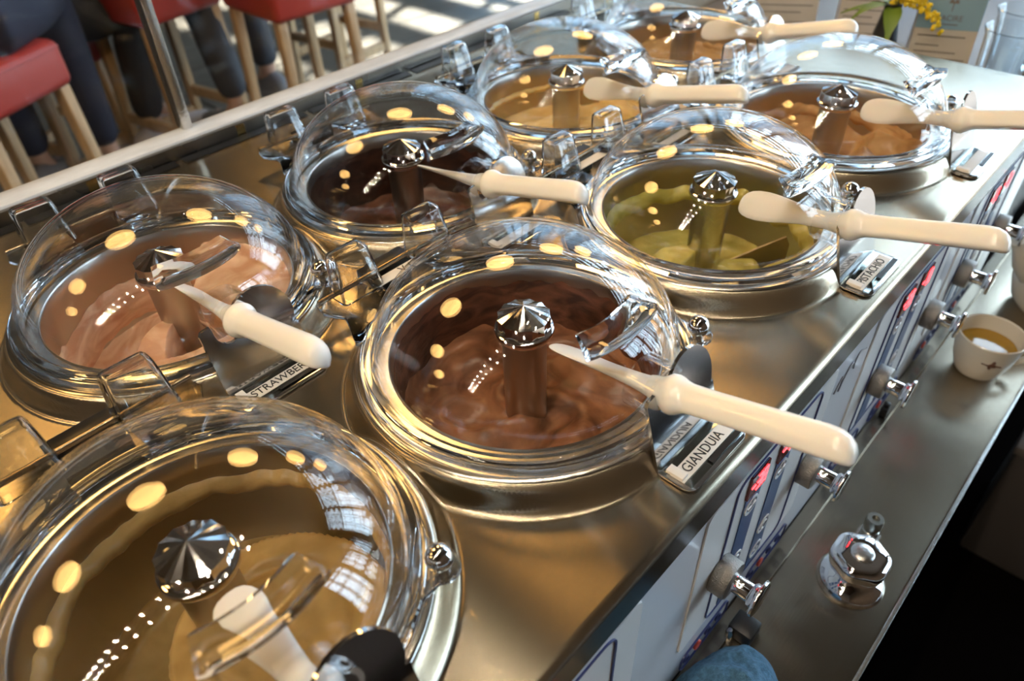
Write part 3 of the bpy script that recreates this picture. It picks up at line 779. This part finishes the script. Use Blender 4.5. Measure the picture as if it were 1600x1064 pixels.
LIDL = {'A': 'clear dome lid over the beige coffee gelato, nearest the camera', 'B': 'clear dome lid over the brown gianduia gelato', 'C': 'clear dome lid over the green pistachio gelato', 'D': 'clear dome lid over the tan gelato at far right of the front row',
        'E': 'clear dome lid over the pink strawberry gelato at left', 'F': 'clear dome lid over the dark chocolate gelato', 'G': 'clear dome lid over the yellow cream gelato', 'H': 'farthest clear dome lid, cut by the top edge'}
lid0 = make_lid(); lid0_parts = list(lid0.children)
LIDS = {}
for key in 'BACDEFGH':
    if key == 'B': r = lid0
    else:
        r = lid0.copy(); COL.objects.link(r)
        for ch in lid0_parts:
            c2_ = ch.copy(); COL.objects.link(c2_); c2_.parent = r
    r.location = (*CEN[key], ZF); r['label'] = LIDL[key]; LIDS[key] = r
# paper strips laid on the hinge of the front row lids
for key in 'BC':
    s_ = MB().box(-.032, .034, .170, .183, .0052, .0060).scale(K).build('hinge_label', PAPER, LIDS[key])
    if key == 'B':
        text('lettering', 'V (', .010, INK, s_, Matrix.Translation((.000, .1760 * K, .0062 * K)))

# ------------------------------------------------------------------ spatulas
def spatula(key, phi, label, dx=0, over=0):
    r = empty('spatula', (CEN[key][0] + dx, CEN[key][1], ZF), label, 'spatula', 'white plastic spatulas resting in the lids')
    ph = math.radians(phi); lat = Vector((math.cos(ph), 0, math.sin(ph)))
    def zb(y): # axis height
        if y > -.150: return .0225 + (.0385 - .0225) * ((-.035 - y) / .115)
        return .0385 + (.0765 - .0385) * ((-.150 - y) / .142)
    secs = []
    for y, w_, t_ in ((-.0345, .003, .0008), (-.0355, .0075, .0014), (-.038, .0112, .0018), (-.043, .0142, .0021), (-.050, .0160, .0023), (-.060, .0166, .0026), (-.070, .0160, .003), (-.082, .0142, .0037), (-.095, .0120, .0046), (-.108, .0102, .0056), (-.120, .0092, .0066), (-.132, .0092, .0078), (-.142, .0102, .0098)):
        P = Vector((0, y, zb(y))); nn = Vector((-lat.z, 0, lat.x)); q = []
        for j in range(16):
            t = 2 * PI * j / 16; q.append(P + lat * (w_ * math.cos(t)) + nn * (t_ * math.sin(t)))
        secs.append(q)
    MB().loft(secs).scale(K).build('blade', BLADE, r, smooth=60)
    secs = []; ax = Vector((0, -.142, .038)).normalized()
    hl = math.radians(-32 if key not in 'A' else -20); hx = Vector((math.cos(hl), 0, math.sin(hl))); hz = ax.cross(hx); hz = -hz if hz.z < 0 else hz
    for y, w_, t_, bd in ((-.136, .0096, .0092, 0), (-.140, .0108, .0104, 0), (-.146, .0118, .0114, 0), (-.1505, .0142, .0140, 0), (-.1545, .0165, .0165, .1), (-.159, .0168, .0168, .2), (-.163, .0152, .0158, .4), (-.167, .0130, .0140, .7), (-.172, .0121, .0128, 1), (-.19, .0116, .0124, 1), (-.22, .0116, .0124, 1), (-.25, .0118, .0126, 1), (-.272, .0118, .0128, 1), (-.281, .0116, .0122, 1), (-.287, .0106, .0108, 1), (-.291, .0085, .0085, 1), (-.2932, .0045, .0048, 1)):
        P = Vector((0, y, zb(y))); q = []; 
        for j in range(28):
            t = 2 * PI * j / 28; cu, su = math.cos(t), math.sin(t)
            if su < 0:  # squarer underside with a soft edge
                e = 1 - .5 * bd
                cu = math.copysign(abs(cu) ** e, cu); su = -abs(su) ** (1 - .55 * bd) * (1 - .18 * bd)
            q.append(P + hx * (w_ * cu) + hz * (t_ * su))
        if y < -.275:
            drop = (-.275 - y) / .018
            q = [p + Vector((0, 0, -.0055 * drop ** 2)) for p in q]
        secs.append(q)
    MB().loft(secs).scale(K).build('handle', PLASTIC, r, smooth=50)
    return r
spatula('A', 5, 'white spatula with a broad blade in the coffee tub, handle cut by the frame')
spatula('B', -28, 'white spatula in the gianduia tub, blade seen edge on')
spatula('C', 52, 'white spatula in the pistachio tub, blade smeared green')
spatula('D', 62, 'white spatula in the far right tan tub, handle running off the frame')
spatula('E', -40, 'white spatula in the strawberry tub at left')
spatula('F', -32, 'white spatula in the dark chocolate tub, brown tinted blade')
spatula('G', 62, 'white spatula in the yellow cream tub, rounded blade showing')
spatula('H', 62, 'white spatula in the farthest tub at the top edge')

# ------------------------------------------------------------------ label stands
def label_stand(key, dx, label, word=None, kind=0):
    cx, cy = CEN[key]
    r = empty('label_stand', (cx + dx * K, cy + (.004 if key == 'A' else 0), ZF + (.004 if key == 'A' else 0)), label, 'label stand', 'bent steel label stands at the tub fronts')
    lean = (.166 - .147) / (.042 + .0265)
    out = [(-.025, -.0245), (-.025, .039), (-.0225, .0425), (-.0135, .0435)]
    for i in range(9):  # saddle for the spatula
        t = PI + PI * i / 8; out.append((0 + .0128 * math.cos(t), .0385 + .0128 * math.sin(t)))
    out[4:13] = [(-.0128, .0385)] + [(.0 + .0128 * math.cos(PI + PI * i / 8), .0345 + .0128 * math.sin(PI + PI * i / 8)) for i in range(9)]
    out += [(.0118, .0400), (.0085, .0440), (.0060, .0470)]
    for i in range(15):
        t = math.radians(146 - 176 * i / 14); out.append((.0330 + .0320 * math.cos(t), .0265 + .0310 * math.sin(t)))
    out += [(.0645, .010), (.0645, -.0245)]
    fy = lambda v: -.1655 + (v + .0265) * lean
    mb = MB(); n_ = len(out)
    vs = [(u, fy(v), v) for u, v in out] + [(u, fy(v) - .0030, v) for u, v in out]
    fs = [tuple(range(n_)), tuple(reversed(range(n_, 2 * n_)))] + [(j, n_ + j, n_ + (j + 1) % n_, (j + 1) % n_) for j in range(n_)]
    mb.add(vs, fs).scale(K).build('upright', POLISH, r, smooth=30)
    tray = rrect(-.025, .0645, -.2000, -.1655, .010); tray = [(u, v) if v < -.18 else (max(-.025, min(.0645, u)) if not (-.025 < u < .0645) else u, v) for u, v in tray]
    tray = [(-.025, -.1655)] + [p for p in rrect(-.025, .0645, -.2000, -.10, .011) if p[1] < -.17] + [(.0645, -.1655)]
    MB().prism(tray, XY, -.0262, -.0236).scale(K).build('tray', POLISH, r, bevel=.0006)
    # clear sleeve and label on the tray
    if kind >= 0:
        MB().box(-.020, .060, -.1960, -.1690, -.0235, -.0222).scale(K).build('clear_sleeve', clear_sheet('sleeve', (.86, .88, .86), .06), r)
        y0, y1 = (-.1895, -.1760)
        lb = MB().box(-.0215, .055, y0, y1, -.0221, -.0213).box(-.0215, -.0135, y0 + .002, y1 + .004, -.0213, -.0180).scale(K).build('label_strip', PAPER, r, bevel=.0002)
        MB().box(.012, .058, -.1955, -.1905, -.0221, -.0214).scale(K).build('black_backing', BLACK, r)
        if word:
            text('lettering', word, .0125 * K * 1.0, INK, lb, Matrix.Translation((-.0105 * K, (y0 + y1) / 2 * K, -.0212 * K)) @ Matrix.Scale(.92, 4, (1, 0, 0)))
    return r
label_stand('A', -.012, 'steel label stand at the coffee tub, only its curved disc in frame')
label_stand('B', .0, 'steel label stand with strip lettered GIANDUIA', 'GIANDUIA')
label_stand('C', .012, 'steel label stand with strip lettered PISTACHIO', 'PISTACHIO')
label_stand('D', .018, 'steel label stand with blank white strip at far right')
label_stand('E', -.012, 'steel label stand with strip lettered STRAWBERRY', 'STRAWBERRY')
label_stand('F', -.004, 'steel label stand at the dark chocolate tub behind the gianduia lid')
label_stand('G', .0, 'dark steel label stand at the yellow cream tub')
label_stand('H', .0, 'steel label stand at the farthest tub under the top edge')

# ------------------------------------------------------------------ far right: side counter, cards, flower, tumblers
side = empty('side_counter', (0, 0, 0), 'low side counter beyond the far end of the steel worktop', 'counter')
MB().box(1.02, 2.1, -.145, .49, .82, .86).build('side_top', pbr('side_stone', (.16, .13, .11), .35), side, bevel=.003)
MB().box(1.06, 2.1, -.14, .48, 0, .82).build('side_base', SHADOW, side)
def card(name, loc, rz, w_, h_, label, lines, header=None, mat=CARD, tilt=.18):
    r = empty(name, loc, label, 'menu card', None, rz)
    hd = bpy.data.objects.new
    P = MB().box(-w_ / 2, w_ / 2, 0, .0015, 0, h_).build('sheet', mat, r); P.rotation_euler = (-tilt, 0, 0)
    Bk = MB().box(-w_ / 2, w_ / 2, -.0015, 0, 0, h_).build('back_leaf', CARDWHITE, r); Bk.location = (0, 2 * h_ * math.sin(tilt), 0); Bk.rotation_euler = (tilt, 0, 0)
    if header:
        MB().box(-w_ / 2, w_ / 2, -.0006, 0, h_ * .52, h_).build('header', CARDBLUE, P)
        m_ = MB().box(-.0006, .0006, -.0012, -.0006, h_ * .66, h_ * .72).box(-.006, .006, -.0012, -.0006, h_ * .72, h_ * .735).box(-.005, -.001, -.0012, -.0006, h_ * .735, h_ * .75).box(.001, .005, -.0012, -.0006, h_ * .735, h_ * .75)
        m_.build('tree_mark', CARDINK, P)
        text('header_lettering', header, .010, CARDINK, P, Matrix.Translation((0, -.001, h_ * .605)) @ Matrix.Rotation(PI / 2, 4, 'X'), 'CENTER')
        MB().box(-.010, .012, -.0012, -.0006, h_ * .555, h_ * .562).build('header_rule', CARDINK, P)
    z = h_ * (.46 if header else .95); m_ = MB(); i = 0
    while z > h_ * .08:
        L_ = lines[i % len(lines)]; m_.box(-w_ * .42, -w_ * .42 + w_ * .84 * L_, -.0006, 0, z, z + .0016); z -= h_ * (.052 if i % 3 else .075); i += 1
    o = m_.build('print_lines', CARDINK, P); return r
card('menu_card', (1.125, .020, .8605), math.radians(-68), .080, .165, 'blue headed menu card with printed lines beside the tumblers', (.9, .45, .8, 1, .75, .9, .35, .6, 1), 'BACIRE')
card('menu_card', (1.19, .285, .8605), math.radians(-58), .105, .20, 'taupe menu card of small print behind the farthest spatula handle', (1, .9, .95, .6, 1, .8, .9))
card('menu_card', (1.215, .165, .8605), math.radians(-64), .075, .19, 'taupe menu card of small print behind the yellow flower', (.9, .8, 1, .7))
vz = empty('flower_vase', (1.120, .098, .8605), 'small dark vase holding yellow mimosa and green leaves', 'vase')
MB().lathe([(0, 0), (.016, 0), (.020, .012), (.021, .045), (.014, .085), (.011, .105), (.013, .112), (.011, .112), (.008, .10), (0, .03)], 28).build('vase_body', VASE, vz)
def leafmesh(p0, d, L_, w_, droop):
    m_ = MB(); vs = []; fs = []; d = Vector(d).normalized(); sd_ = d.cross(Vector((0, 0, 1))).normalized(); nseg = 7
    for i in range(nseg + 1):
        u = i / nseg; p = Vector(p0) + d * (L_ * u) + Vector((0, 0, -droop * u * u)); ww = w_ * math.sin(PI * min(.97, u + .05)) ** .8
        vs += [p - sd_ * ww, p + Vector((0, 0, -.002)), p + sd_ * ww]
    for i in range(nseg):
        fs += [(3 * i, 3 * i + 1, 3 * i + 4, 3 * i + 3), (3 * i + 1, 3 * i + 2, 3 * i + 5, 3 * i + 4)]
    return m_.add(vs, fs)
for d_, L_, w_, dr in (((-.3, .8, .5), .085, .010, .035), ((-.7, .3, .35), .08, .010, .04), ((-.2, -.5, .9), .09, .011, .03), ((-.6, .75, .15), .07, .009, .02), ((-.5, -.2, .2), .055, .012, .055)):
    leafmesh((0, 0, .108), d_, L_, w_, dr).build('leaf', LEAF, vz, smooth=180)
m_ = MB()
for s_ in range(7):
    az = -1.5 + s_ * .45; dd = Vector((-.45 + .3 * math.cos(az), -.75 + .55 * math.sin(az * 1.7), .55)).normalized()
    p = Vector((0, 0, .112))
    for i in range(16):
        q = p + dd * (.004 + .0052 * i) + Vector((0, 0, -.00024 * i * i)) + Vector((random.uniform(-1, 1), random.uniform(-1, 1), random.uniform(-1, 1))) * .004
        m_.sphere(q, .0032, 6, 5)
bo = m_.build('mimosa_sprays', BLOSSOM, vz); bo['kind'] = 'stuff'
def tumbler(x, y, label, z=.8605):
    r = empty('glass_tumbler', (x, y, z), label, 'tumbler', 'clear tumblers by the menu cards')
    MB().lathe([(0, 0), (.026, 0), (.028, .002), (.034, .105), (.0375, .114), (.0365, .1145), (.0325, .105), (.0262, .010), (0, .008)], 40).build('tumbler_body', TUMBLER, r)
    return r
tumbler(1.095, -.066, 'clear empty tumbler nearest the blue headed card')
tumbler(1.185, -.055, 'clear empty tumbler behind the nearest tumbler')
tumbler(1.30, -.105, 'clear empty tumbler at the right edge of the frame')

# ------------------------------------------------------------------ bar stools
def make_stool(loc, rz, label, dz=0):
    r = empty('bar_stool', loc, label, 'stool', 'red leather bar stools by the ledge', rz)
    w_ = .15
    MB().box(-w_, w_, -w_, w_, .635 + dz, .745 + dz).build('seat', LEATHER, r, bevel=.022, seg=4)
    MB().sweep([(-w_ + .012, -w_ + .002, .728 + dz), (w_ - .012, -w_ + .002, .728 + dz)], .004, 8).build('piping', LEATHER, r)
    for sx in (1, -1):
        for sy in (1, -1):
            t, bq = .122, .140
            def q(c_, h_, z_): return [(c_[0] - h_, c_[1] - h_, z_), (c_[0] + h_, c_[1] - h_, z_), (c_[0] + h_, c_[1] + h_, z_), (c_[0] - h_, c_[1] + h_, z_)]
            MB().loft([q((sx * bq, sy * bq), .012, 0), q((sx * t, sy * t), .0155, .636 + dz)]).build('leg', WOOD, r, bevel=.003)
    for z, ax_ in ((.25, 0), (.32, 1)):
        for s_ in (1, -1):
            p = .132
            if ax_ == 0: MB().box(-p + .016, p - .016, s_ * p - .011, s_ * p + .011, z - .017, z + .017).build('stretcher', WOOD, r, bevel=.003)
            else: MB().box(s_ * p - .011, s_ * p + .011, -p + .016, p - .016, z - .017, z + .017).build('stretcher', WOOD, r, bevel=.003)
    return r
ST = [((.33, 1.83, 0), 28, 'red leather bar stool at the left edge of the frame', 1), ((.595, 2.365, -.135), 30, 'second red bar stool, lower and darker, behind the nearest one', 0),
      ((.94, 2.18, 0), 12, 'third red bar stool, right of the glass guard post', 1), ((1.236, 1.878, 0), 0, 'fourth red bar stool, nearest the sunlit floor', 1), ((1.75, 2.42, 0), 8, 'farthest red bar stool, only its legs in view', 1)]
for loc, rz, lb, full in ST: make_stool((loc[0], loc[1], 0), math.radians(rz), lb, loc[2])
# ------------------------------------------------------------------ seated people
def skinmesh(chain, edges, radii, name, mat, parent, root=0, sub=2):
    me = bpy.data.meshes.new(name); me.from_pydata(chain, edges, []); me.update()
    o = bpy.data.objects.new(name, me); COL.objects.link(o)
    o.modifiers.new('skin', 'SKIN'); 
    for i, sv in enumerate(me.skin_vertices[0].data):
        rr = radii[i]; sv.radius = rr if isinstance(rr, tuple) else (rr, rr); sv.use_root = (i == root)
    ss = o.modifiers.new('sub', 'SUBSURF'); ss.levels = sub; ss.render_levels = sub
    dg = bpy.context.evaluated_depsgraph_get(); m2 = bpy.data.meshes.new_from_object(o.evaluated_get(dg))
    bpy.data.objects.remove(o); m2.shade_smooth(); m2.materials.clear(); m2.materials.append(mat)
    o = bpy.data.objects.new(name, m2); COL.objects.link(o); o.parent = parent; return o
def person(loc, rz, label, trouser, shirt, shoe, knees, ankles, seat=.745):
    r = empty('person', loc, label, 'person', None, rz)
    P = Vector((0, -.02, seat + .09))
    legs = []
    bj = [P, P + Vector((0, -.03, .20)), P + Vector((0, -.01, .42)), P + Vector((0, .01, .53)), P + Vector((0, .03, .62)), P + Vector((0, .035, .74))]
    be = [(0, 1), (1, 2), (2, 3), (3, 4), (4, 5)]; br = [(.14, .10), (.12, .09), (.15, .09), .052, .075, .082]
    tj = [P + Vector((0, 0, .05)), P + Vector((0, 0, -.01))]; te = [(0, 1)]; trd = [(.155, .12), (.16, .125)]
    sj = [P + Vector((0, -.02, .02)), P + Vector((0, -.03, .20)), P + Vector((0, -.01, .40)), P + Vector((0, .0, .49))]; se = [(0, 1), (1, 2), (2, 3)]; sr = [(.165, .13), (.14, .105), (.17, .105), .07]
    for s_ in (0, 1):
        sg = -1 if s_ == 0 else 1
        hip = P + Vector((sg * .10, .02, -.01)); kn = Vector(knees[s_]); an = Vector(ankles[s_])
        i0 = len(bj); bj += [hip, (hip + kn) / 2, kn, (kn * .6 + an * .4), an, an + Vector((0, .05, -.06)), an + Vector((0, .15, -.075))]
        be += [(0, i0), (i0, i0 + 1), (i0 + 1, i0 + 2), (i0 + 2, i0 + 3), (i0 + 3, i0 + 4), (i0 + 4, i0 + 5), (i0 + 5, i0 + 6)]; br += [.08, .068, .05, .045, .032, .03, .022]
        i0 = len(tj); tj += [hip, (hip + kn) / 2, kn, (kn * .6 + an * .4), an + Vector((0, 0, .01))]
        te += [(1, i0), (i0, i0 + 1), (i0 + 1, i0 + 2), (i0 + 2, i0 + 3), (i0 + 3, i0 + 4)]; trd += [.098, .084, .066, .060, .050]
        sh = P + Vector((sg * .19, -.01, .42)); el = P + Vector((sg * .24, .06, .17)); wr = P + Vector((sg * .15, .27, .12))
        i0 = len(bj); hd_ = Vector((-sg * .15, 1, -.1)).normalized(); bj += [sh, el, wr, wr + hd_ * .06]
        be += [(2, i0), (i0, i0 + 1), (i0 + 1, i0 + 2), (i0 + 2, i0 + 3)]; br += [.055, .042, .026, (.036, .018)]
        for f_ in range(4):
            off = Vector((sg * (-.024 + .016 * f_), 0, 0)); i1 = len(bj); base_ = wr + hd_ * .075 + off
            bj += [base_, base_ + hd_ * (.04 + .005 * (f_ in (1, 2))) + Vector((0, 0, -.008)), base_ + hd_ * .062 + Vector((0, 0, -.028))]
            be += [(i0 + 3, i1), (i1, i1 + 1), (i1 + 1, i1 + 2)]; br += [.0095, .0085, .007]
        i1 = len(bj); bj += [wr + hd_ * .035 + Vector((-sg * .035, 0, -.005)), wr + hd_ * .075 + Vector((-sg * .05, 0, -.012))]; be += [(i0 + 2, i1), (i1, i1 + 1)]; br += [.011, .0085]
        i0 = len(sj); sj += [sh, (sh + el) / 2, el, el * .35 + wr * .65]; se += [(2, i0), (i0, i0 + 1), (i0 + 1, i0 + 2), (i0 + 2, i0 + 3)]; sr += [.072, .062, .052, .042]
        q = an
        MB().loft([[(q.x + w_ * math.cos(t * PI / 8), q.y + yy + dd * math.sin(t * PI / 8) * .0, q.z + zz + h_ * math.sin(t * PI / 8)) for t in range(16)] for yy, w_, h_, zz, dd in ((-.075, .018, .020, -.072, 0), (-.065, .034, .036, -.066, 0), (-.02, .042, .052, -.052, 0), (.04, .044, .042, -.064, 0), (.11, .048, .030, -.076, 0), (.165, .044, .024, -.082, 0), (.195, .022, .014, -.088, 0))]).build('shoe', shoe, r, smooth=60)
    skinmesh(bj, be, br, 'body', SKIN, r); skinmesh(tj, te, trd, 'trousers', trouser, r); skinmesh(sj, se, sr, 'shirt', shirt, r)
    H = bj[5]
    MB().sphere(H + Vector((0, -.018, .035)), .098, 20, 14, (.92, 1.05, 1.1)).build('hair', HAIR, r, smooth=180)
    m_ = MB(); m_.sphere(H + Vector((0, .088, .0)), .014, 8, 6, (.8, 1.2, 1.5))
    m_.build('nose', SKIN, r); m_ = MB()
    for sg in (-1, 1): m_.sphere(H + Vector((sg * .032, .074, .02)), .011, 8, 6)
    m_.build('eyes', pbr('eye', (.6, .6, .6), .2), r)
    return r
person((.33, 1.83, 0), math.radians(-36), 'person in navy trousers seated on the stool at the left edge', JEANS, DARKCLOTH, SHOE, [(-.10, .34, .77), (.10, .36, .77)], [(-.09, .34, .33), (.10, .36, .33)])
person((.595, 2.365, 0), math.radians(-104), 'person in black trousers and pale shoes seated in the shade', DARKCLOTH, JEANS, SHOEW, [(-.10, .32, .64), (.10, .30, .64)], [(-.06, .30, .30), (.10, .26, .30)], seat=.61)
person((1.236, 1.90, 0), math.radians(12), 'person in charcoal trousers on the fourth stool, one leg hanging', GREYCLOTH, DARKCLOTH, SHOE, [(-.13, .27, .76), (.10, .34, .78)], [(-.11, .22, .32), (.12, .30, .34)])
